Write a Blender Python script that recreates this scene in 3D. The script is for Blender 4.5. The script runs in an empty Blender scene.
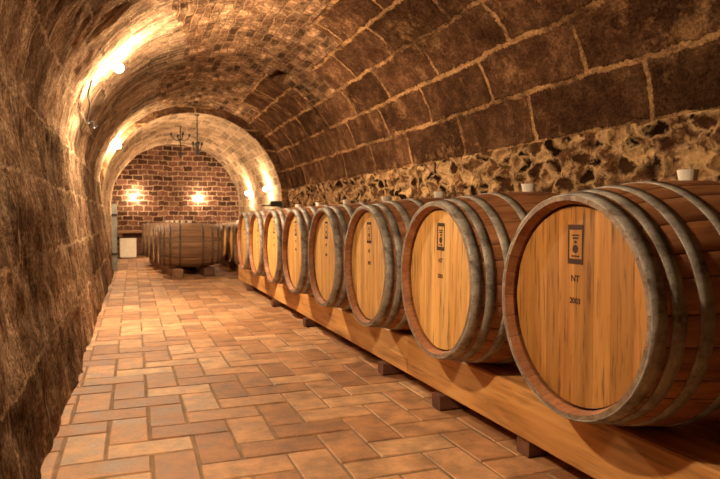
import bpy, bmesh, math, random
from mathutils import Vector, Matrix, noise
random.seed(7)
C = bpy.context.scene
COL = C.collection
R = math.radians
H = 0.81                       # eye height

# ------------------------------------------------------------------ materials
class N:
    def __init__(s, name):
        m = bpy.data.materials.new(name); m.use_nodes = True
        s.m = m; s.t = m.node_tree; s.n = s.t.nodes; s.n.clear()
        s.out = s.n.new('ShaderNodeOutputMaterial')
        s.b = s.n.new('ShaderNodeBsdfPrincipled')
        s.t.links.new(s.b.outputs[0], s.out.inputs[0])
    def a(s, kind, **kw):
        n = s.n.new('ShaderNode' + kind)
        for k, v in kw.items(): setattr(n, k, v)
        return n
    def L(s, o, i): s.t.links.new(o, i)
    def put(s, v, sock):
        if isinstance(v, bpy.types.NodeSocket): s.L(v, sock)
        else:
            if isinstance(v, tuple) and len(v) == 3 and sock.type == 'RGBA': v = v + (1,)
            sock.default_value = v
    def coord(s, which='UV', scale=(1,1,1), loc=(0,0,0)):
        c = s.a('TexCoord'); m = s.a('Mapping'); s.L(c.outputs[which], m.inputs[0])
        m.inputs['Scale'].default_value = scale; m.inputs['Location'].default_value = loc
        return m.outputs[0]
    def map(s, v, scale=(1,1,1), loc=(0,0,0)):
        m = s.a('Mapping'); s.L(v, m.inputs[0])
        m.inputs['Scale'].default_value = scale; m.inputs['Location'].default_value = loc
        return m.outputs[0]
    def noise(s, v, sc=5, det=4, rough=.55, dist=0):
        n = s.a('TexNoise'); s.L(v, n.inputs['Vector'])
        n.inputs['Scale'].default_value = sc; n.inputs['Detail'].default_value = det
        n.inputs['Roughness'].default_value = rough; n.inputs['Distortion'].default_value = dist
        return n
    def warp(s, v, sc, amt, det=3):
        n = s.noise(v, sc, det)
        sub = s.a('VectorMath', operation='SUBTRACT'); s.L(n.outputs['Color'], sub.inputs[0]); sub.inputs[1].default_value = (.5,.5,.5)
        mul = s.a('VectorMath', operation='SCALE'); s.L(sub.outputs[0], mul.inputs[0]); mul.inputs['Scale'].default_value = amt
        ad = s.a('VectorMath', operation='ADD'); s.L(v, ad.inputs[0]); s.L(mul.outputs[0], ad.inputs[1])
        return ad.outputs[0]
    def brick(s, v, w, h, mortar, smooth=.3, off=.5, c1=(0,0,0), c2=(1,1,1)):
        b = s.a('TexBrick'); s.L(v, b.inputs['Vector'])
        b.offset = off
        b.inputs['Scale'].default_value = 1
        b.inputs['Brick Width'].default_value = w; b.inputs['Row Height'].default_value = h
        b.inputs['Mortar Size'].default_value = mortar; b.inputs['Mortar Smooth'].default_value = smooth
        s.put(c1, b.inputs['Color1']); s.put(c2, b.inputs['Color2']); s.put((.5,.5,.5), b.inputs['Mortar'])
        b.inputs['Bias'].default_value = 0
        return b
    def ramp(s, v, stops):
        r = s.a('ValToRGB'); s.L(v, r.inputs[0]); e = r.color_ramp.elements
        while len(e) < len(stops): e.new(.5)
        for q, (p, c) in zip(e, stops):
            q.position = p; q.color = (c if isinstance(c, tuple) else (c, c, c)) + (1,)
        return r.outputs[0]
    def mix(s, f, a, b, mode='MIX'):
        m = s.a('Mix', data_type='RGBA', blend_type=mode)
        s.put(f, m.inputs[0]); s.put(a, m.inputs[6]); s.put(b, m.inputs[7])
        return m.outputs[2]
    def math(s, op, a, b=0.0, clamp=False):
        m = s.a('Math', operation=op, use_clamp=clamp); s.put(a, m.inputs[0]); s.put(b, m.inputs[1])
        return m.outputs[0]
    def bump(s, h, st=.5, dist=.01, nrm=None):
        b = s.a('Bump'); s.L(h, b.inputs['Height']); b.inputs['Strength'].default_value = st; b.inputs['Distance'].default_value = dist
        if nrm: s.L(nrm, b.inputs['Normal'])
        return b.outputs[0]
    def done(s, col, rough=.8, nrm=None, metal=0, spec=.3):
        s.put(col, s.b.inputs['Base Color']); s.put(rough, s.b.inputs['Roughness'])
        s.b.inputs['Metallic'].default_value = metal; s.b.inputs['Specular IOR Level'].default_value = spec
        if nrm: s.L(nrm, s.b.inputs['Normal'])
        return s.m

def plain(name, col, rough=.7, metal=0, var=.25, sc=12):
    n = N(name); v = n.coord('Object')
    t = n.noise(v, sc, 5)
    c = n.mix(n.ramp(t.outputs[0], [(.3,0.0),(.7,1.0)]), tuple(x*(1-var) for x in col), tuple(min(1,x*(1+var)) for x in col))
    return n.done(c, rough, n.bump(t.outputs[0], .3, .003), metal)

def m_stone(name, w, h, mortar, c_dark, c_mid, c_light, c_mort, warp=.03, mortar_h=.4, off=.5, swap=False, patch=.4, streak=0, soft=(.2,.75), tv=(.6,1.35), rag=0, bg=(.72,1.15), grit=.35, effl=0):
    """courses of stone: UV.x runs along the tunnel, UV.y along the arc (metres)"""
    n = N(name); uv = n.coord('UV')
    if swap:
        sx = n.a('SeparateXYZ'); n.L(uv, sx.inputs[0]); cx = n.a('CombineXYZ')
        n.L(sx.outputs[1], cx.inputs[0]); n.L(sx.outputs[0], cx.inputs[1]); base = cx.outputs[0]
    else: base = uv
    wv = n.warp(base, 3.0, warp*1.6, 2); wv = n.warp(wv, 14.0, warp*.8, 3)
    if rag: wv = n.warp(wv, 45.0, rag, 3)
    b = n.brick(wv, w, h, mortar, .6, off)
    fine = n.noise(uv, 22, 8, .7); mid = n.noise(uv, 5, 6, .65); big = n.noise(uv, 1.1, 3)
    # worn irregular mortar
    f = n.math('ADD', b.outputs['Fac'], n.math('MULTIPLY', n.math('SUBTRACT', mid.outputs[0], .5), patch*2))
    f = n.ramp(f, [(soft[0], 0.0), (soft[1], 1.0)])
    st = n.ramp(n.math('ADD', n.math('MULTIPLY', mid.outputs[0], .6), n.math('MULTIPLY', fine.outputs[0], .4)), [(.36, c_dark), (.5, c_mid), (.66, c_light)])
    tint = n.ramp(b.outputs['Color'], [(0, tv[0]), (1, tv[1])])
    st = n.mix(1.0, st, tint, 'MULTIPLY')
    mo = n.mix(n.ramp(fine.outputs[0], [(.35, 0.0), (.65, 1.0)]), tuple(x*.55 for x in c_mort), c_mort)
    if effl:
        pn = n.noise(uv, 2.6, 6, .75)
        mo = n.mix(n.ramp(pn.outputs[0], [(.40, effl), (.56, 0.0)]), mo, c_dark)
        en = n.noise(n.map(uv, (1,1,1), (7,3,0)), 1.9, 8, .78)
        st = n.mix(n.ramp(en.outputs[0], [(.55, 0.0), (.68, .8)]), st, tuple(x*.8 for x in c_mort))
    col = n.mix(f, st, mo)
    col = n.mix(1.0, col, n.ramp(big.outputs[0], [(.38, bg[0]), (.62, bg[1])]), 'MULTIPLY')
    gr = n.noise(uv, 60, 6, .75)
    col = n.mix(1.0, col, n.ramp(gr.outputs[0], [(.36, 1-grit), (.64, 1+grit)]), 'MULTIPLY')
    hgt = n.math('ADD', n.math('MULTIPLY', f, mortar_h), n.math('ADD', n.math('MULTIPLY', mid.outputs[0], .9), n.math('MULTIPLY', fine.outputs[0], .55)))
    nr = n.bump(hgt, .9, .03)
    if streak:
        sv = n.map(n.warp(uv, 2.5, .06), (24, 7, 1)); sn = n.noise(sv, 1, 7, .75)
        nr = n.bump(n.math('ADD', sn.outputs[0], n.math('MULTIPLY', hgt, .5)), 1.0, streak)
        col = n.mix(1.0, col, n.ramp(sn.outputs[0], [(.34, .6), (.64, 1.22)]), 'MULTIPLY')
    return n.done(col, .9, nr, spec=0.0)

M = {}
M['vault_blocks'] = m_stone('vault_blocks', .92, .3165, .024, (.038,.017,.009), (.085,.040,.020), (.20,.105,.052), (.50,.28,.125), warp=.045, mortar_h=.8, off=.42, patch=.62, soft=(.22,.8), rag=.035, tv=(.65,1.3), effl=.85, grit=.5)
M['crown_bricks'] = m_stone('crown_bricks', .25, .078, .009, (.05,.024,.013), (.15,.08,.042), (.50,.31,.17), (.26,.15,.08), warp=.04, patch=.5, tv=(.4,1.6), rag=.025)
M['ring_bricks'] = m_stone('ring_bricks', .42, .10, .009, (.10,.06,.035), (.24,.145,.085), (.42,.28,.17), (.50,.34,.20), warp=.03, swap=True, patch=.5, streak=.035, grit=.5, tv=(.5,1.4))
M['left_stone'] = m_stone('left_stone', .62, .345, .014, (.07,.037,.021), (.24,.145,.085), (.56,.39,.25), (.46,.31,.19), warp=.06, patch=.6, streak=.028, tv=(.5,1.35), bg=(.6,1.3), grit=.65, rag=.03)
M['far_vault'] = m_stone('far_vault', .30, .14, .010, (.20,.125,.07), (.36,.24,.145), (.55,.39,.25), (.58,.42,.27), warp=.03, patch=.35, tv=(.6,1.3), rag=.02)
M['end_bricks'] = m_stone('end_bricks', .21, .11, .014, (.05,.022,.015), (.11,.05,.032), (.20,.10,.06), (.40,.27,.17), warp=.06, patch=.4, mortar_h=-.3, tv=(.45,1.6), rag=.02)

def m_rubble():
    n = N('rubble'); uv = n.coord('UV')
    wv = n.warp(n.warp(uv, 5, .14, 4), 30, .035, 4)
    v = n.a('TexVoronoi', feature='DISTANCE_TO_EDGE'); n.L(n.map(wv, (6.5, 10.5, 1)), v.inputs['Vector']); v.inputs['Scale'].default_value = 1
    vc = n.a('TexVoronoi', feature='F1'); n.L(n.map(wv, (6.5, 10.5, 1)), vc.inputs['Vector']); vc.inputs['Scale'].default_value = 1
    mid = n.noise(uv, 7, 6, .7); fine = n.noise(uv, 30, 8, .7)
    rnd = n.a('SeparateColor'); n.L(vc.outputs['Color'], rnd.inputs[0])
    stone = n.ramp(n.math('ADD', n.math('MULTIPLY', rnd.outputs[0], .6), n.math('MULTIPLY', fine.outputs[0], .4)),
                   [(.3, (.018,.008,.005)), (.52, (.085,.038,.017)), (.64, (.34,.19,.085)), (.82, (.72,.46,.22))])
    f = n.math('ADD', v.outputs[0], n.math('MULTIPLY', n.math('SUBTRACT', mid.outputs[0], .5), 1.3))
    f = n.ramp(f, [(.06, 1.0), (.22, 0.0)])
    mort = n.mix(n.ramp(mid.outputs[0], [(.43, 0.0), (.58, 1.0)]), (.13,.06,.027), (.80,.52,.26))
    col = n.mix(f, stone, mort)
    hg = n.math('ADD', n.math('MULTIPLY', n.math('MINIMUM', v.outputs[0], .3), 2.4), n.math('ADD', mid.outputs[0], n.math('MULTIPLY', fine.outputs[0], .6)))
    return n.done(col, .9, n.bump(hg, 1, .035), spec=0.0)
M['rubble'] = m_rubble()

def m_floor():
    n = N('floor_bricks'); g = n.a('NewGeometry'); oc = n.coord('Object')
    rnd = g.outputs['Random Per Island']
    big = n.noise(oc, 1.3, 3); mid = n.noise(oc, 9, 6, .65); fine = n.noise(oc, 70, 5, .7)
    base = n.ramp(rnd, [(0, (.30,.135,.055)), (.35, (.41,.195,.082)), (.7, (.48,.25,.115)), (1, (.56,.33,.17))])
    c = n.mix(1.0, base, n.ramp(mid.outputs[0], [(.32, .5), (.64, 1.2)]), 'MULTIPLY')
    c = n.mix(1.0, c, n.ramp(big.outputs[0], [(.35, .8), (.65, 1.1)]), 'MULTIPLY')
    c = n.mix(n.ramp(fine.outputs[0], [(.58, 0.0), (.75, .45)]), c, (.62,.45,.30))
    h = n.math('ADD', mid.outputs[0], n.math('MULTIPLY', fine.outputs[0], .35))
    return n.done(c, n.ramp(mid.outputs[0], [(.3,.55),(.7,.8)]), n.bump(h, .6, .008), spec=.4)
M['floor_bricks'] = m_floor()
M['grout'] = plain('grout', (.22,.14,.08), .95)

def m_wood(name, stops, axis=2, grain=22, knots=.3, rough=.5, island=True, objr=True, stain=.5, spec=.4, iv=(.74,1.16)):
    n = N(name); oc = n.coord('Object')
    inf = n.a('ObjectInfo'); g = n.a('NewGeometry')
    sh = n.a('VectorMath', operation='ADD'); n.L(oc, sh.inputs[0])
    cmb = n.a('CombineXYZ'); n.L(n.math('MULTIPLY', inf.outputs['Random'], 31.0), cmb.inputs[0]); n.L(n.math('MULTIPLY', g.outputs['Random Per Island'], 17.0), cmb.inputs[1])
    n.L(cmb.outputs[0], sh.inputs[1])
    sc = [grain]*3; sc[axis] = grain*.07
    gr = n.noise(n.map(sh.outputs[0], tuple(sc)), 1, 6, .62, .6)
    sc2 = [5]*3; sc2[axis] = 1.3
    bl = n.noise(n.map(sh.outputs[0], tuple(sc2)), 1, 4, .6)
    v = n.math('ADD', n.math('MULTIPLY', gr.outputs[0], .62), n.math('MULTIPLY', bl.outputs[0], .38))
    c = n.ramp(v, [(.33+.33*i/(len(stops)-1), s) for i, s in enumerate(stops)])
    if island: c = n.mix(1.0, c, n.ramp(g.outputs['Random Per Island'], [(0,iv[0]),(1,iv[1])]), 'MULTIPLY')
    if objr: c = n.mix(1.0, c, n.ramp(inf.outputs['Random'], [(0,.86),(1,1.1)]), 'MULTIPLY')
    fine = n.noise(n.map(sh.outputs[0], tuple(x*4 for x in sc)), 1, 3, .6)
    c = n.mix(n.ramp(fine.outputs[0], [(.55,0.0),(.70,stain)]), c, tuple(x*.3 for x in stops[0]))
    return n.done(c, rough, n.bump(v, .5, .004), spec=spec)
M['head_wood'] = m_wood('head_wood', [(.38,.18,.045), (.64,.345,.10), (.80,.50,.18)], axis=2, rough=.55, stain=.8, iv=(.86,1.08))
M['head_orange'] = m_wood('head_orange', [(.20,.075,.014), (.37,.165,.038), (.50,.26,.075)], axis=2, rough=.5, stain=.85, iv=(.82,1.12), objr=False)
M['stave_wood'] = m_wood('stave_wood', [(.17,.062,.025), (.31,.125,.05), (.42,.20,.09)], axis=0, rough=.55, stain=.5, iv=(.85,1.1))
M['rim_wood'] = m_wood('rim_wood', [(.09,.05,.033), (.19,.13,.09), (.33,.27,.20)], axis=0, grain=30, rough=.6, stain=.5, island=False)
M['old_stave'] = m_wood('old_stave', [(.12,.06,.03), (.24,.125,.06), (.36,.20,.10)], axis=0, rough=.65, stain=.35)
M['beam_wood'] = m_wood('beam_wood', [(.26,.11,.03), (.64,.32,.10), (.82,.50,.2)], axis=1, grain=12, rough=.6, island=False, stain=.5)
M['old_beam'] = m_wood('old_beam', [(.15,.07,.03), (.3,.15,.07), (.42,.24,.12)], axis=1, grain=16, rough=.7, island=False)
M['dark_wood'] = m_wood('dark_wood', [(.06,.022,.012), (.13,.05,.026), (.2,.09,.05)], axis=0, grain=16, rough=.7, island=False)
M['chock_wood'] = m_wood('chock_wood', [(.26,.12,.045), (.40,.2,.085), (.5,.28,.13)], axis=1, grain=16, rough=.65, island=False)

def m_hoop():
    n = N('galvanised_hoop'); oc = n.coord('Object'); t = n.noise(oc, 14, 6, .7); f = n.noise(oc, 60, 4, .7)
    c = n.ramp(t.outputs[0], [(.34, (.09,.065,.05)), (.46, (.24,.22,.19)), (.64, (.42,.40,.35))])
    c = n.mix(n.ramp(f.outputs[0], [(.55,0.0),(.7,.6)]), c, (.05,.036,.028))
    return n.done(c, n.ramp(t.outputs[0], [(.3,.7),(.7,.42)]), n.bump(f.outputs[0], .3, .002), metal=.15, spec=.5)
M['hoop'] = m_hoop()
M['old_hoop'] = plain('old_hoop', (.13,.085,.055), .6, .2)
M['ink'] = plain('stamp_ink', (.045,.018,.010), .8)
M['bung'] = plain('white_bung', (.70,.66,.58), .45, 0, .05)
M['iron'] = plain('wrought_iron', (.035,.028,.024), .6, .4)
M['white_box'] = plain('white_box', (.75,.70,.58), .6, 0, .06)
M['gate_grey'] = plain('grey_metal', (.20,.20,.17), .55, .3)
M['black'] = plain('black_plastic', (.012,.011,.010), .4)
def m_emit():
    n = N('lamp_glass'); e = n.a('Emission'); e.inputs[0].default_value = (1,.75,.47,1)
    e.inputs[1].default_value = 1.0
    n.L(e.outputs[0], n.out.inputs[0]); n.n.remove(n.b); return n.m
def emit(strength):
    k = 'emit%d' % strength
    if k not in M:
        m = m_emit(); m.name = 'lamp_glass'; m.node_tree.nodes['Emission'].inputs[1].default_value = strength; M[k] = m
    return M[k]

# ------------------------------------------------------------------ mesh helpers
def obj(name, bm, mat, parent=None, smooth=False, recalc=True):
    if recalc: bmesh.ops.recalc_face_normals(bm, faces=bm.faces)
    me = bpy.data.meshes.new(name); bm.to_mesh(me); bm.free()
    for m in (mat if isinstance(mat, list) else [mat]): me.materials.append(m)
    if smooth:
        for p in me.polygons: p.use_smooth = True
    o = bpy.data.objects.new(name, me); COL.objects.link(o)
    if parent: o.parent = parent
    return o
def tag(o, label, cat, group=None):
    o['label'] = label; o['category'] = cat
    if group: o['group'] = group
    return o
def thing(name, label, cat, loc=(0,0,0), group=None, rz=0):
    o = bpy.data.objects.new(name, None); COL.objects.link(o); o.location = loc; o.rotation_euler = (0,0,rz)
    o.empty_display_size = .1
    return tag(o, label, cat, group)
def box(bm, x0, x1, y0, y1, z0, z1, bev=0, mat=None):
    r = bmesh.ops.create_cube(bm, size=1)['verts']
    bmesh.ops.scale(bm, vec=(x1-x0, y1-y0, z1-z0), verts=r)
    bmesh.ops.translate(bm, vec=((x0+x1)/2, (y0+y1)/2, (z0+z1)/2), verts=r)
    if bev:
        ed = list({e for v in r for e in v.link_edges})
        r = bmesh.ops.bevel(bm, geom=ed, offset=bev, segments=2, affect='EDGES')['verts']
    return r
def lathe(bm, prof, seg=24, axis='Z', closed=False):
    """prof: list of (r, h). surface of revolution round the axis"""
    rings = []
    for r, h in prof:
        ring = []
        for i in range(seg):
            a = 2*math.pi*i/seg
            p = (r*math.cos(a), r*math.sin(a), h)
            if axis == 'X': p = (h, r*math.cos(a), r*math.sin(a))
            if axis == 'Y': p = (r*math.cos(a), h, r*math.sin(a))
            ring.append(bm.verts.new(p))
        rings.append(ring)
    k = len(rings)
    for j in range(k if closed else k-1):
        A, B = rings[j], rings[(j+1) % k]
        for i in range(seg):
            bm.faces.new((A[i], A[(i+1)%seg], B[(i+1)%seg], B[i]))
    if not closed:
        bm.faces.new(rings[0]); bm.faces.new(rings[-1])
def tube(bm, pts, r, seg=8):
    pts = [Vector(p) for p in pts]; rings = []
    for i, p in enumerate(pts):
        d = (pts[min(i+1, len(pts)-1)] - pts[max(i-1, 0)]).normalized()
        u = d.orthogonal().normalized() if i == 0 else (u - d*u.dot(d)).normalized()
        w = d.cross(u); rr = r[i] if isinstance(r, list) else r
        rings.append([bm.verts.new(p + (u*math.cos(2*math.pi*k/seg) + w*math.sin(2*math.pi*k/seg))*rr) for k in range(seg)])
    for A, B in zip(rings, rings[1:]):
        for k in range(seg): bm.faces.new((A[k], A[(k+1)%seg], B[(k+1)%seg], B[k]))
    bm.faces.new(rings[0]); bm.faces.new(rings[-1])

# ------------------------------------------------------------------ the vaulted cellar
Y0, YA, YE = -1.8, 9.9, 14.3
VC, VR = (.95, H+.30), 1.45           # near vault section
FC, FR = (.92, H+.28), 1.36           # far vault section
def circ(c, r, deg): return (c[0]+r*math.cos(R(deg)), c[1]+r*math.sin(R(deg)))
def resample(pts, step):
    out = [pts[0]]
    for a, b in zip(pts, pts[1:]):
        d = math.dist(a, b); k = max(1, round(d/step))
        for i in range(1, k+1): out.append((a[0]+(b[0]-a[0])*i/k, a[1]+(b[1]-a[1])*i/k))
    return out
def sheet(name, prof, ya, yb, sy, disp, matidx, mats):
    """prof: (x,z,arc) points; normals face the inside of the cellar; disp(arc,y)->metres inward"""
    bm = bmesh.new(); uvl = bm.loops.layers.uv.new('UVMap')
    ny = round((yb-ya)/sy); rows = []
    nrm = []
    for i, p in enumerate(prof):
        a = prof[max(i-1,0)]; b = prof[min(i+1,len(prof)-1)]
        t = Vector((b[0]-a[0], b[1]-a[1])).normalized(); nrm.append(Vector((-t.y, t.x)))
    for j in range(ny+1):
        y = ya + (yb-ya)*j/ny; row = []
        for p, n_ in zip(prof, nrm):
            d = disp(p[2], y, p[0], p[1])
            row.append(bm.verts.new((p[0]+n_.x*d, y, p[1]+n_.y*d)))
        rows.append(row)
    for j in range(ny):
        for i in range(len(prof)-1):
            f = bm.faces.new((rows[j][i], rows[j+1][i], rows[j+1][i+1], rows[j][i+1]))
            f.material_index = matidx(prof[i][2], ya+(yb-ya)*j/ny); f.smooth = True
            for lp, (jj, ii) in zip(f.loops, ((j,i),(j+1,i),(j+1,i+1),(j,i+1))):
                lp[uvl].uv = (ya+(yb-ya)*jj/ny, prof[ii][2])
    o = obj(name, bm, mats, recalc=False); o['kind'] = 'structure'
    return o
def with_arc(pts, s0=0):
    out = []; s = s0
    for i, p in enumerate(pts):
        if i: s += math.dist(p, pts[i-1])
        out.append((p[0], p[1], s))
    return out
def fbm(x, y, z, o=4): return noise.fractal(Vector((x, y, z)), 1.0, 2.0, o)
ARC = VR*R(1)                                    # metres of arc per degree
# right wall: rubble, from floor up to the springing at 8 degrees
p8 = circ(VC, VR, 7)
prof = with_arc(resample([(2.44, -.03), (2.42, .6), (p8[0]-.015, p8[1]+.0)], .025))
def d_rub(s, y, x, z):
    v = noise.voronoi(Vector((y*4.5 + .4*fbm(y*3, s*3, 1), s*7.5 + .4*fbm(y*3, s*3, 9), 0)))[0]
    return .045*min(v[1]-v[0], .45)/.45 + .03*fbm(y*1.5, s*1.5, 4) - .01
sheet('wall_right', prof, Y0, YA, .03, d_rub, lambda s, y: 0, [M['rubble']])
# ceiling: the vault from 7 to 172 degrees; arc measured so courses start at 0
A1 = 160
pv = resample([circ(VC, VR, 7 + (A1-7)*i/150) for i in range(151)], .03)
profc = with_arc(pv)
S_END = profc[-1][2]
hole_s, hole_y = ARC*(64-7), 7.0
def d_vault(s, y, x, z):
    d = .022*fbm(y*1.1, s*1.1, 3) + (.010 if s < ARC*90 else .004)*fbm(y*6, s*6, 8, 3)
    if s < ARC*62:
        r = s/.3165; g = abs(r-round(r))*.3165
        d += -.004 + .007*math.exp(-(g/.03)**2)*(.6+.6*fbm(y*4, s*2, 2))
    d *= min(1, max(0, (S_END-s)/.3))
    if s > ARC*100: d += min(1, (S_END-s)/.3)*(.006*fbm(y*22, s*9, 5, 3) + .012*max(0, fbm(y*4, s*5, 2, 5)))
    if abs(s-hole_s) < .062 and abs(y-hole_y) < .2: d -= .20
    return d
def mi(s, y):
    k = math.floor(y/.92 + .3); h = (math.sin(k*12.9898)*43758.5453) % 1
    lim = 4 if h > .6 else (5 if h > .25 else 3)
    if y < 3.2: lim = max(lim, 5)
    if s < .3165*lim: return 0
    if s < ARC*(112-7 + 5*math.sin(y*1.7)): return 1
    if s > S_END - .45 - .25*fbm(y*1.5, 3, 1): return 3
    return 2
sheet('ceiling', profc, Y0, YA, .04, d_vault, mi, [M['vault_blocks'], M['crown_bricks'], M['ring_bricks'], M['left_stone']])
# left wall
pl = circ(VC, VR, A1)
arc0 = 0
left_pts = resample([pl, (-.455, H+.62), (-.44, H+.35), (-.39, H+0), (-.34, H-.4), (-.275, -.03)], .025)
def d_left(s, y, x, z):
    s -= S_END; r = s/.345; g = abs(r-round(r))*.345
    e = min(1, s/.3)
    return e*(.020*fbm(y*1.6, s*1.6, 3) + .007*fbm(y*7, s*1.4, 8, 4) + .006*fbm(y*22, s*9, 5, 3) + .014*max(0, fbm(y*4+3, s*5, 2, 5)) - .002*math.exp(-(g/.02)**2)) - (1-e)*0
sheet('wall_left', with_arc(left_pts, S_END), Y0, YA, .03, d_left, lambda s, y: 0, [M['left_stone']])
# far chamber: vault and low side walls
fp = [circ(FC, FR, 0 + 180*i/120) for i in range(121)]
fpts = resample([(2.26, -.03)] + fp + [(-.42, H-.1), (-.30, -.03)], .04)
sheet('ceiling_far', with_arc(fpts), YA, YE, .05, lambda s, y, x, z: .015*fbm(y*2, s*2, 3)+.006*fbm(y*9, s*9, 3, 2), lambda s, y: 0, [M['far_vault']])
# the ring of stone where the near vault meets the lower far vault, and the two end walls
def uv_box(bm):
    l = bm.loops.layers.uv.verify()
    for f in bm.faces:
        for lp in f.loops: lp[l].uv = (lp.vert.co.x, lp.vert.co.z)
bm = bmesh.new()
inner = [(2.26, -.03)] + [circ(FC, FR, 180*i/60) for i in range(61)] + [(-.42, H-.1), (-.30, -.03)]
outer = [(2.62, -.03)] + [(FC[0]+(FR+.36)*math.cos(R(180*i/60)), FC[1]+(FR+.36)*math.sin(R(180*i/60))) for i in range(61)] + [(-.82, H-.1), (-.72, -.03)]
for yy in (YA-.02, YA+.12):
    pass
iv = [bm.verts.new((x, YA-.02+.006*fbm(x*5, z*5, 1), z)) for x, z in inner]
ov = [bm.verts.new((x, YA-.02, z)) for x, z in outer]
jv = [bm.verts.new((x, YA+.05, z)) for x, z in inner]
for i in range(len(iv)-1):
    bm.faces.new((iv[i], iv[i+1], ov[i+1], ov[i])); bm.faces.new((iv[i], jv[i], jv[i+1], iv[i+1]))
uv_box(bm); o = obj('trim_arch', bm, M['vault_blocks']); o['kind'] = 'structure'
def end_wall(name, y, mat, s, rough=.02):
    bm = bmesh.new(); nx, nz = 84, 80; g = []
    for k in range(nz+1):
        g.append([bm.verts.new((-1+4.0*i/nx, y + s*rough*fbm(i*.15, k*.15, y), -.05+3.0*k/nz)) for i in range(nx+1)])
    for k in range(nz):
        for i in range(nx):
            f = bm.faces.new((g[k][i], g[k][i+1], g[k+1][i+1], g[k+1][i])); f.smooth = True
    uv_box(bm); o = obj(name, bm, mat); o['kind'] = 'structure'
end_wall('wall_back', YE, M['end_bricks'], -1)
end_wall('wall_front', Y0, M['left_stone'], 1)

# floor: herringbone of real bricks (surface pattern of one floor mesh)
bm = bmesh.new()
U = .147; J = .0022
def fbrick(x0, y0, x1, y1):
    if x1 < -.6 or x0 > 2.6 or y1 < Y0 or y0 > YE: return
    cx, cy = (x0+x1)/2, (y0+y1)/2
    hx, hy = (x1-x0)/2-J-random.uniform(0,.0025), (y1-y0)/2-J-random.uniform(0,.0025); ang = random.gauss(0, .010)
    zz = random.gauss(0, .0008); tx, ty = random.gauss(0,.004), random.gauss(0,.004)
    ca, sa = math.cos(ang), math.sin(ang); bv = .005
    def P(x, y, z): return bm.verts.new((cx+x*ca-y*sa, cy+x*sa+y*ca, z+zz+tx*x+ty*y if z > -.01 else z))
    def jit(): return random.uniform(-.0015, .0015)
    lo = [P(x*hx, y*hy, -.02) for x, y in ((-1,-1),(1,-1),(1,1),(-1,1))]
    mi_ = [P(x*hx+jit(), y*hy+jit(), -.0045) for x, y in ((-1,-1),(1,-1),(1,1),(-1,1))]
    hi = [P(x*(hx-bv)+jit(), y*(hy-bv)+jit(), 0) for x, y in ((-1,-1),(1,-1),(1,1),(-1,1))]
    for A, B in ((lo, mi_), (mi_, hi)):
        for i in range(4): bm.faces.new((A[i], A[(i+1)%4], B[(i+1)%4], B[i]))
    bm.faces.new(hi)
x_off, y_off = .05, .02
for j in range(-14, 102):
    for i in range(-8, 22):
        k = (i - j) % 4
        x, y = x_off+i*U, y_off+j*U
        if k == 0: fbrick(x, y, x+2*U, y+U)
        elif k == 3: fbrick(x, y, x+U, y+2*U)     # column i, rows j and j+1
for f in bm.faces: f.material_index = 0
v = [bm.verts.new(p) for p in ((-.7,Y0,-.0035),(2.7,Y0,-.0035),(2.7,YE,-.0035),(-.7,YE,-.0035))]
f = bm.faces.new(v); f.material_index = 1
o = obj('floor', bm, [M['floor_bricks'], M['grout']]); o['kind'] = 'structure'

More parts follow.
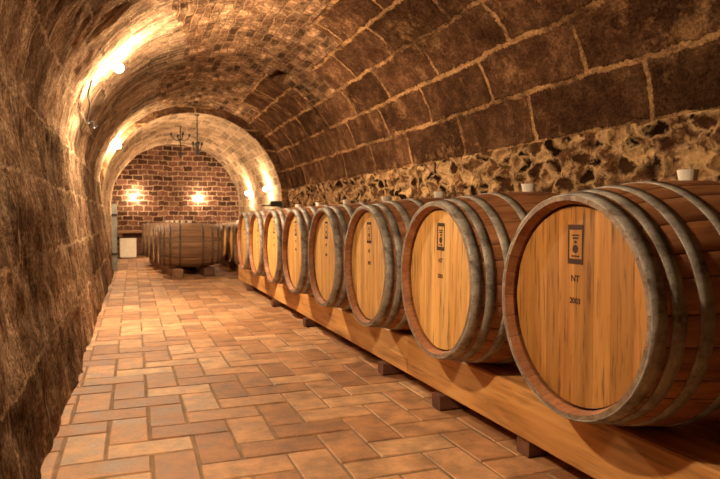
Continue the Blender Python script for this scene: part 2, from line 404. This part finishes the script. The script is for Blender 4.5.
# ------------------------------------------------------------------ barrels (axis along X, origin at the centre)
def text_bm(body, size):
    cu = bpy.data.curves.new('t', 'FONT'); cu.body = body; cu.size = size; cu.align_x = 'CENTER'; cu.extrude = .0004; cu.offset = .0006
    to = bpy.data.objects.new('t', cu); COL.objects.link(to)
    bpy.context.view_layer.update()
    me = bpy.data.meshes.new_from_object(to.evaluated_get(bpy.context.evaluated_depsgraph_get()))
    b = bmesh.new(); b.from_mesh(me)
    bpy.data.objects.remove(to); bpy.data.curves.remove(cu); bpy.data.meshes.remove(me)
    return b
def to_head(b, x, z):       # a picture in the XY plane turned to face -X, at depth x, centred y=0
    # viewer looks along +X: image right is -Y
    mat = Matrix(((0,0,-1,x),(-1,0,0,0),(0,1,0,z),(0,0,0,1)))
    b.transform(mat)
def barrel(name, hl, rb, re, mats, label, cat, stamp=True, hoops=None, group=None):
    t = thing(name, label, cat, group=group)
    wood, rim, hoopm = mats
    def rad(x): return rb - (rb-re)*abs(x/hl)**1.9
    NS, SUB = 26, 3
    bm = bmesh.new(); xs = [-hl+2*hl*i/22 for i in range(23)]
    widths = [random.uniform(.75, 1.25) for _ in range(NS)]; tot = sum(widths)
    a0 = 0
    for s in range(NS):          # each stave an island, slightly flat across
        a1 = a0 + 2*math.pi*widths[s]/tot
        ga = .0009/rb; cols = []
        angs = [a0+ga, a0+ga*3] + [a0+(a1-a0)*k/SUB for k in range(1, SUB)] + [a1-ga*3, a1-ga]
        dr = random.uniform(-.0006, .0006)
        for q, a in enumerate(angs):
            e = -.002 if q in (0, len(angs)-1) else 0
            cols.append([bm.verts.new((x, (rad(x)+e+dr)*math.cos(a), (rad(x)+e+dr)*math.sin(a))) for x in xs])
        xi = [-hl+.024] + xs[1:-1] + [hl-.024]; xi = [x for x in xi if abs(x) <= hl-.0239]
        aa = (angs[0], (a0+a1)/2, angs[-1]); ni = len(xi)-1
        inn = [[bm.verts.new((x, (rad(x)-.026)*math.cos(a), (rad(x)-.026)*math.sin(a))) for x in xi] for a in aa]
        lip = [[bm.verts.new((x, (re-.011)*math.cos(a), (re-.011)*math.sin(a))) for a in aa] for x in (-hl, hl)]
        for A, B in zip(cols, cols[1:]):
            for i in range(22):
                f = bm.faces.new((A[i], B[i], B[i+1], A[i+1])); f.smooth = True
        for A, B in zip(inn, inn[1:]):
            for i in range(ni): bm.faces.new((A[i], A[i+1], B[i+1], B[i]))
        for k, (io, ii) in enumerate(((0, 0), (22, ni))):
            f = bm.faces.new([c[io] for c in cols] + [lip[k][2], lip[k][1], lip[k][0]]); f.material_index = 1
            for q in (0, 1): bm.faces.new((lip[k][q], lip[k][q+1], inn[q+1][ii], inn[q][ii]))
        for c_, n_, q in ((cols[0], inn[0], 0), (cols[-1], inn[2], 2)):
            bm.faces.new(list(c_) + [lip[1][q]] + list(reversed(n_)) + [lip[0][q]])
        a0 = a1
    obj('staves', bm, [wood, rim], t)
    for side in (-1, 1):
        ri = re - .0255; n_b = 8; w = 2*ri/n_b; xh = side*(hl-.034)
        bm = bmesh.new(); rn = random.Random(3 if side < 0 else 5)
        edges = [-ri] ; 
        for k in range(1, n_b): edges.append(-ri + w*k + rn.uniform(-.014, .014))
        edges.append(ri)
        for k in range(n_b):
            y0, y1 = edges[k]+.0004, edges[k+1]-.0004
            ys = [y0+(y1-y0)*q/5 for q in range(6)]
            top = [(y, math.sqrt(max(0, ri*ri-y*y))) for y in ys]
            pts = top + [(y, -z) for y, z in reversed(top)]
            cl = []
            for p in pts:
                if not cl or math.dist(p, cl[-1]) > 1e-5: cl.append(p)
            if math.dist(cl[0], cl[-1]) < 1e-5: cl.pop()
            fr = [bm.verts.new((xh, y, z)) for y, z in cl]; bk = [bm.verts.new((xh-side*.02, y, z)) for y, z in cl]
            bm.faces.new(fr); bm.faces.new(bk)
            for q in range(len(cl)): bm.faces.new((fr[q], fr[(q+1)%len(cl)], bk[(q+1)%len(cl)], bk[q]))
        hd = obj('head', bm, M['head_wood'], t)
        if side < 0 and stamp:
            bm = bmesh.new(); W, Hh = .060, .104
            def rect(x0, x1, y0, y1): box(bm, x0, x1, y0, y1, 0, .0008)
            rect(-W/2, -W/2+.005, -Hh/2, Hh/2); rect(W/2-.005, W/2, -Hh/2, Hh/2)
            rect(-W/2, W/2, Hh/2-.013, Hh/2); rect(-W/2, W/2, -Hh/2, -Hh/2+.014)
            rect(-.014, .014, .022, .026); rect(-.011, .011, .014, .019); rect(-.005, .005, .003, .010); rect(-.015, .015, -.033, -.029)
            c = bmesh.ops.create_circle(bm, cap_ends=True, radius=.0115, segments=18)['verts']
            bmesh.ops.translate(bm, vec=(0, -.012, .0006), verts=c)
            to_head(bm, xh-.0002, .162); obj('stamp', bm, M['ink'], hd)
            for txt, z, s in (('NT', .064, .024), ('2003', .006, .021)):
                b = text_bm(txt, s); to_head(b, xh-.0002, z); obj('stamped_text', b, M['ink'], hd)
    for (d, w, th) in hoops:
        for side in (-1, 1):
            bm = bmesh.new(); q0, q1 = hl-d, hl-d-w
            pr = [(rad(q0)+.0002, q0*side), (rad(q0)+th, q0*side), (rad((q0+q1)/2)+th, (q0+q1)/2*side), (rad(q1)+th, q1*side), (rad(q1)+.0002, q1*side)]
            lathe(bm, pr, 72, 'X', closed=True)
            a = random.uniform(.5, 1.2)               # rivets on the lap of the hoop
            for off in (-.02, .02):
                aa = a+off/rb; qm = (q0+q1)/2*side; rr = rad(qm)+th
                p = Vector((qm, rr*math.cos(aa), rr*math.sin(aa)))
                sp = bmesh.ops.create_icosphere(bm, subdivisions=1, radius=.004)['verts']; bmesh.ops.translate(bm, vec=p, verts=sp)
            obj('hoop', bm, hoopm, t, smooth=True)
    bm = bmesh.new(); lathe(bm, [(.020, rb-.02), (.0225, rb-.006), (.029, rb+.028), (.029, rb+.030), (.023, rb+.0305), (.021, rb+.022)], 20, 'Z')
    obj('bung', bm, M['bung'], t)
    return t
def kids(o): return [x for x in bpy.data.objects if x.parent == o]
def copy_tree(o, parent=None):
    c = o.copy(); COL.objects.link(c); c.parent = parent
    for ch in kids(o): copy_tree(ch, c)
    return c
HO = [(.0005,.036,.0045), (.050,.034,.003), (.118,.036,.003), (.228,.036,.003)]
HXC = 1.06+.42; BZ = H-.229
b0 = barrel('wine_barrel', .42, .338, .289, (M['stave_wood'], M['rim_wood'], M['hoop']), '', 'barrel', True, HO, 'stamped oak barrels in the long right hand row')
lab = ['nearest and largest stamped oak wine barrel at the right edge of the picture',
       'second nearest stamped oak barrel, just behind the largest one on the rail',
       'third stamped oak barrel counted from the nearest, middle of the picture',
       'fourth stamped oak barrel from the nearest, with tall narrow looking pale head',
       'fifth stamped oak barrel from the nearest one in the right row',
       'sixth oak barrel from the nearest, third from the far end of the beam',
       'seventh oak barrel of the right row, with small black box beside its top',
       'last oak barrel at the far end of the long right hand beam']
rs = random.Random(4)
for i in range(8):
    o = b0 if i == 0 else copy_tree(b0)
    o.location = (HXC + (0 if i == 0 else rs.uniform(-.006,.006)), 1.315+.731*i+[.022,.05,.065,.07,.07,.07,.07,.07][i], BZ); o.rotation_euler = (R([0,1.5,-1,.8,-2,1,2,-1][i]), 0, 0)
    o['label'] = lab[i]
for ch in kids(b0):
    if ch.name == 'head':      # the nearest barrel has a darker, more orange front head
        ch.data = ch.data.copy(); ch.data.materials[0] = M['head_orange']; ch['label'] = 'darker orange front head with black stamp'
small = barrel('wine_barrel', .43, .315, .272, (M['old_stave'], M['rim_wood'], M['old_hoop']), '', 'barrel', False, [(.001,.03,.003), (.05,.03,.003), (.13,.03,.003), (.26,.03,.003)])
SK = .125
lm = ['brown old barrel lying crosswise at the front of the middle row', 'second old barrel of the middle row, mostly hidden by the front one',
      'third old barrel back in the middle row under the left wall lamp', 'fourth old barrel back in the middle row', 'rearmost old barrel of the middle row near the end wall']
for i in range(5):
    o = small if i == 0 else copy_tree(small)
    o.location = (.76-.045*i, 9.15+.66*i, SK+.315); o['label'] = lm[i]; o['group'] = 'old barrels in the middle row'
lf = ['nearest small barrel in the far right row under the arch', 'second small barrel in the far right row beyond the arch',
      'third small barrel in the far right row', 'fourth small barrel in the far right row', 'last small barrel in the far right row near the end wall']
for i in range(5):
    o = copy_tree(small); o.location = (1.36+.43, 8.75+.645*i, SK+.315); o['label'] = lf[i]; o['group'] = 'small barrels in the far right row'

# ------------------------------------------------------------------ timber rails, bearers and chocks
BT = H-.567; BB = .068
def beam(x0, x1, y0, y1, z0, z1, mat, name, label, cat, group=None, cross=False, sag=.004):
    bm = bmesh.new(); n = 24
    L_ = (x1-x0) if cross else (y1-y0); ring = []
    bv = .006
    sec = [(-1,-1,1,0),(-1,-1,0,1),(-1,1,0,-1),(-1,1,1,0),(1,1,-1,0),(1,1,0,-1),(1,-1,0,1),(1,-1,-1,0)]
    for k in range(n+1):
        rr = []
        for sx, sz, ox, oz in sec:
            u = k/n
            wa = (x0+x1)/2; wz = (z0+z1)/2
            hx = ((y1-y0) if cross else (x1-x0))/2; hz = (z1-z0)/2
            q = sag*fbm(u*L_*2.2+sx, sz*3, x0*7+y0)
            a = sx*hx + ox*bv + q*.8*(-1 if sx < 0 else 1)*.5; b = wz + sz*hz + oz*bv*1 + (q*.4 if sz > 0 else 0)
            p = (x0+L_*u, (y0+y1)/2+a, b) if cross else (wa+a, y0+L_*u, b)
            rr.append(bm.verts.new(p))
        ring.append(rr)
    for A, B in zip(ring, ring[1:]):
        for i in range(8): bm.faces.new((A[i], A[(i+1)%8], B[(i+1)%8], B[i]))
    bm.faces.new(ring[0]); bm.faces.new(ring[-1])
    c = Vector(((x0+x1)/2, (y0+y1)/2, z0)); bmesh.ops.translate(bm, vec=-c, verts=bm.verts)
    o = obj(name, bm, mat); o.location = c
    return tag(o, label, cat, group)
segs = [(.25, 2.68, 'nearest'), (2.685, 5.15, 'middle'), (5.155, 7.75, 'far')]
for y0, y1, w in segs:
    beam(1.225, 1.385, y0, y1, BB, BT, M['beam_wood'], 'support_beam', w+' length of orange timber beam under the front of the right barrels', 'beam')
for y0, y1, w in segs:
    beam(1.63, 1.76, y0, y1, BB, BT, M['beam_wood'], 'support_beam', w+' length of rear timber beam in shadow under the right barrels', 'beam')
bl = [(.75,'nearest dark bearer block under the beam, below the largest barrel'), (1.78,'dark bearer block under the beam between first and second barrel'), (2.34,'dark bearer block sticking out just in front of the beam joint'), (2.97,'dark bearer block sticking out just past the beam joint'),
      (4.5,'dark bearer block under the beam below the fifth barrel'), (5.65,'small bearer block under the beam below the sixth barrel'), (7.0,'farthest bearer block near the far end of the beam')]
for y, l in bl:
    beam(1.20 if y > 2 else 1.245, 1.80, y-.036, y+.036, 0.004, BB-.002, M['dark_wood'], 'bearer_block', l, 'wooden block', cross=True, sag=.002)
# wedges resting on the beam between neighbouring barrels
def wedge(y, x0, x1, l):
    bm = bmesh.new(); w = .075; h = .05
    pr = [(-w, 0), (w, 0), (w, .010), (0.035, h*.7), (-.035, h*.7), (-w, .010)]
    A = [bm.verts.new((0, a, b)) for a, b in pr]; B = [bm.verts.new((x1-x0, a, b)) for a, b in pr]
    bm.faces.new(A); bm.faces.new(B)
    for i in range(6): bm.faces.new((A[i], A[(i+1)%6], B[(i+1)%6], B[i]))
    bmesh.ops.bevel(bm, geom=bm.edges[:], offset=.003, segments=1, affect='EDGES')
    o = obj('chock', bm, M['chock_wood']); o.location = (x0, y, BT+.002); tag(o, l, 'chock')
names = ['first and second', 'second and third', 'third and fourth', 'fourth and fifth', 'fifth and sixth', 'sixth and seventh', 'seventh and eighth']
for i in range(7):
    wedge(1.375+.731*(i+.5), 1.265, 1.378, 'wooden chock on the beam between the %s barrels of the right row' % names[i])
# skids of the far rows
for (x0, x1, y0, y1, l) in ((.50,.64,8.9,12.2,'left skid timber under the middle row of barrels'), (.93,1.07,8.9,12.2,'right skid timber under the middle row of barrels'),
                            (1.46,1.58,8.55,11.6,'front skid timber under the far right row of barrels'), (1.98,2.10,8.55,11.6,'rear skid timber under the far right row of barrels')):
    sk = beam(x0, x1, y0, y1, 0.004, SK-.004, M['old_beam'] if l.startswith('left') else M['dark_wood'], 'skid_timber', l, 'beam')
    if 'middle row' in l: sk.rotation_euler[2] = math.atan(.068); sk.location.x -= .11

# ------------------------------------------------------------------ lamps
def lamp(loc, nrm, power, label, rad=.034):
    """bulkhead lamp: wall plate, holder, glowing globe. nrm points away from the wall"""
    t = thing('wall_lamp', label, 'lamp', loc, 'wall lamps of the cellar')
    q = Vector(nrm).normalized().to_track_quat('Z', 'Y'); t.rotation_mode = 'QUATERNION'; t.rotation_quaternion = q
    bm = bmesh.new(); lathe(bm, [(.045,-.03), (.045,.006), (.038,.012)], 20); obj('wall_plate', bm, M['iron'], t)
    bm = bmesh.new(); lathe(bm, [(.020,.012), (.022,.03), (.018,.04)], 16); obj('lamp_holder', bm, M['iron'], t)
    bm = bmesh.new(); bmesh.ops.create_uvsphere(bm, u_segments=20, v_segments=12, radius=rad); bmesh.ops.translate(bm, vec=(0,0,.04+rad*.9), verts=bm.verts)
    st = power/(math.pi*4*math.pi*rad*rad)
    obj('globe', bm, emit(round(st)), t, smooth=True)
    return t
def wall_at(zrel):   # left wall of the near vault
    return VC[0]-math.sqrt(VR*VR-(H+zrel-VC[1])**2)
PW = 135
for y, zl, p, l in ((1.5, .80, PW*.82, 'lamp on the left wall beside the nearest barrels, out of the picture'), (5.3, 1.24, PW*2.7, 'brightest wall lamp high on the left wall at upper left'), (9.72, 1.10, PW*1.2, 'lamp on the left wall just before the arch')):
    xw = wall_at(zl)+.01
    lamp((xw, y, H+zl), (VC[0]-xw, 0, VC[1]-(H+zl)), p, l)
lamp((.03, YE-.02, H+.49), (0,-1,0), PW*.30, 'left one of the two lamps on the brick end wall')
lamp((1.37, YE-.02, H+.47), (0,-1,0), PW*.30, 'right one of the two lamps on the brick end wall')
for y, l in ((12.6, 'farther lamp on the right side of the far vault'), (10.75, 'nearer lamp on the right side of the far vault, just beyond the arch')):
    z = H+.52; x = FC[0]+math.sqrt(FR*FR-(z-FC[1])**2)-.01
    lamp((x, y, z), (FC[0]-x, 0, 0), PW*.8, l)

# ------------------------------------------------------------------ small things
# black cable on the left wall
bm = bmesh.new(); pts = []
for k in range(15):
    y = 5.0+1.7*k/14; zr = 1.02-.16*math.sin(k/14*2.6)-.03*math.sin(k*1.1)
    pts.append((wall_at(zr)+.035, y, H+zr))
tube(bm, pts, .006); o = obj('cable', bm, M['black'], smooth=True); tag(o, 'black cable sagging along the left wall below the brightest lamp', 'cable')
# hanging wrought iron lamps beyond the arch
def hanger(x, y, ztop, zbot, arms, label, zarm, span):
    t = thing('hanging_iron', label, 'hanging iron', (x, y, zbot))
    bm = bmesh.new(); tube(bm, [(0,0,.10), (0,0,ztop-zbot)], .009); lathe(bm, [(.03, ztop-zbot-.02), (.04, ztop-zbot)], 12); obj('rod', bm, M['iron'], t)
    bm = bmesh.new(); lathe(bm, [(.003,0), (.020,.03), (.034,.07), (.030,.10), (.012,.12)], 12); obj('finial', bm, M['iron'], t)
    for k in range(arms):
        a = math.pi*2*k/arms + .2; pts = []
        for q in range(9):
            u = q/8; r = span*u; pts.append((r*math.cos(a), r*math.sin(a), zarm-zbot - .05*math.sin(u*math.pi) + .04*u*u))
        bm = bmesh.new(); tube(bm, pts, .008, 6)
        lathe(bm, [(.001,0)]*1+[(.018,.0),(.022,.02),(.012,.05)], 8)
        vs = bm.verts[-32:]; bmesh.ops.translate(bm, vec=Vector(pts[-1]), verts=vs)
        obj('arm', bm, M['iron'], t)
    return t
def vtop(x): return FC[1]+math.sqrt(FR*FR-(x-FC[0])**2)
x = .97; hanger(x, 10.15, vtop(x)+.01, H+1.0, 4, 'iron hanging rod with small cross arms, right of the pair below the far vault', H+1.13, .07)
x = .80; hanger(x, 11.4, vtop(x)+.01, H+1.06, 4, 'iron hanging rod with spreading arms, left of the pair below the far vault', H+1.42, .16)
# grey post on the left
t = thing('gate_post', 'upright grey metal post with hooked top against the left wall', 'post', (-.27, 10.25, 0))
bm = bmesh.new(); box(bm, -.035,.035,-.02,.10, 0.004, 1.04, .006); obj('post', bm, M['gate_grey'], t)
bm = bmesh.new(); tube(bm, [(.0,.02,1.03), (.01,.02,1.10), (.05,.02,1.13), (.09,.02,1.10), (.085,.02,1.06)], .012); obj('hook', bm, M['iron'], t)
for z in (.25,.85):
    bm = bmesh.new(); box(bm, -.04,.04,-.03,-.018, z, z+.04, .002); obj('hinge', bm, M['iron'], t)
# bench and white box in front of the end wall
t = thing('wooden_bench', 'low dark wooden bench top against the brick end wall', 'bench', (.2, 14.0, 0))
bm = bmesh.new(); box(bm, -.5,.48,-.22,.22,.52,.565,.006); obj('bench_top', bm, M['old_stave'], t)
for sx in (-.44, .42):
    for sy in (-.17, .17):
        bm = bmesh.new(); box(bm, sx-.03, sx+.03, sy-.03, sy+.03, 0.004, .522, .004); obj('leg', bm, M['dark_wood'], t)
bm = bmesh.new(); box(bm, -.42,.40,.185,.2,.06,.50,.003); obj('back_panel', bm, M['dark_wood'], t)
t = thing('white_box', 'white box standing on the floor under the bench by the end wall', 'box', (-.10, 13.66, 0))
bm = bmesh.new(); box(bm, -.16,.16,-.11,.11,.02,.38,.012); obj('box_body', bm, M['white_box'], t)
bm = bmesh.new(); box(bm, -.165,.165,-.115,.115,.38,.41,.008); obj('lid', bm, M['white_box'], t)
bm = bmesh.new(); box(bm, -.13,.13,-.09,.09,.004,.022,.002); obj('base', bm, M['dark_wood'], t)
# black box on barrel top
t = thing('black_box', 'small black box lying on top of the farthest barrels of the right row', 'box', (1.41, 6.43, BZ+.360))
bm = bmesh.new(); box(bm, -.06,.06,-.05,.05, .0,.05,.004); obj('case', bm, M['black'], t)
bm = bmesh.new(); box(bm, -.058,.058,-.048,.048,.049,.056,.003); obj('lid', bm, M['iron'], t)
bm = bmesh.new(); box(bm, -.15,-.058,-.03,.03,.003,.016,.003); obj('handle', bm, M['black'], t)

# ------------------------------------------------------------------ world, camera
w = bpy.data.worlds.new('World'); C.world = w; w.use_nodes = True
w.node_tree.nodes['Background'].inputs[0].default_value = (.01,.007,.004,1); w.node_tree.nodes['Background'].inputs[1].default_value = .3
cam = bpy.data.cameras.new('Camera'); co = bpy.data.objects.new('Camera', cam); COL.objects.link(co); C.camera = co
yaw, pitch = math.atan(227/620*1.0), math.atan(20.5/620)
yaw = R(20.1)
co.location = (0, 0, H); co.rotation_euler = (math.pi/2-pitch, 0, -yaw)
cam.sensor_width = 36; cam.lens = 620/720*36; cam.clip_start = .02; cam.clip_end = 60
cam.dof.use_dof = True; cam.dof.focus_distance = 2.1; cam.dof.aperture_fstop = 7.0
C.view_settings.view_transform = 'Standard'; C.view_settings.look = 'None'; C.view_settings.gamma = 1
C.view_settings.exposure = 0.0; C.view_settings.use_curve_mapping = False
C.cycles.max_bounces = 8; C.cycles.diffuse_bounces = 5
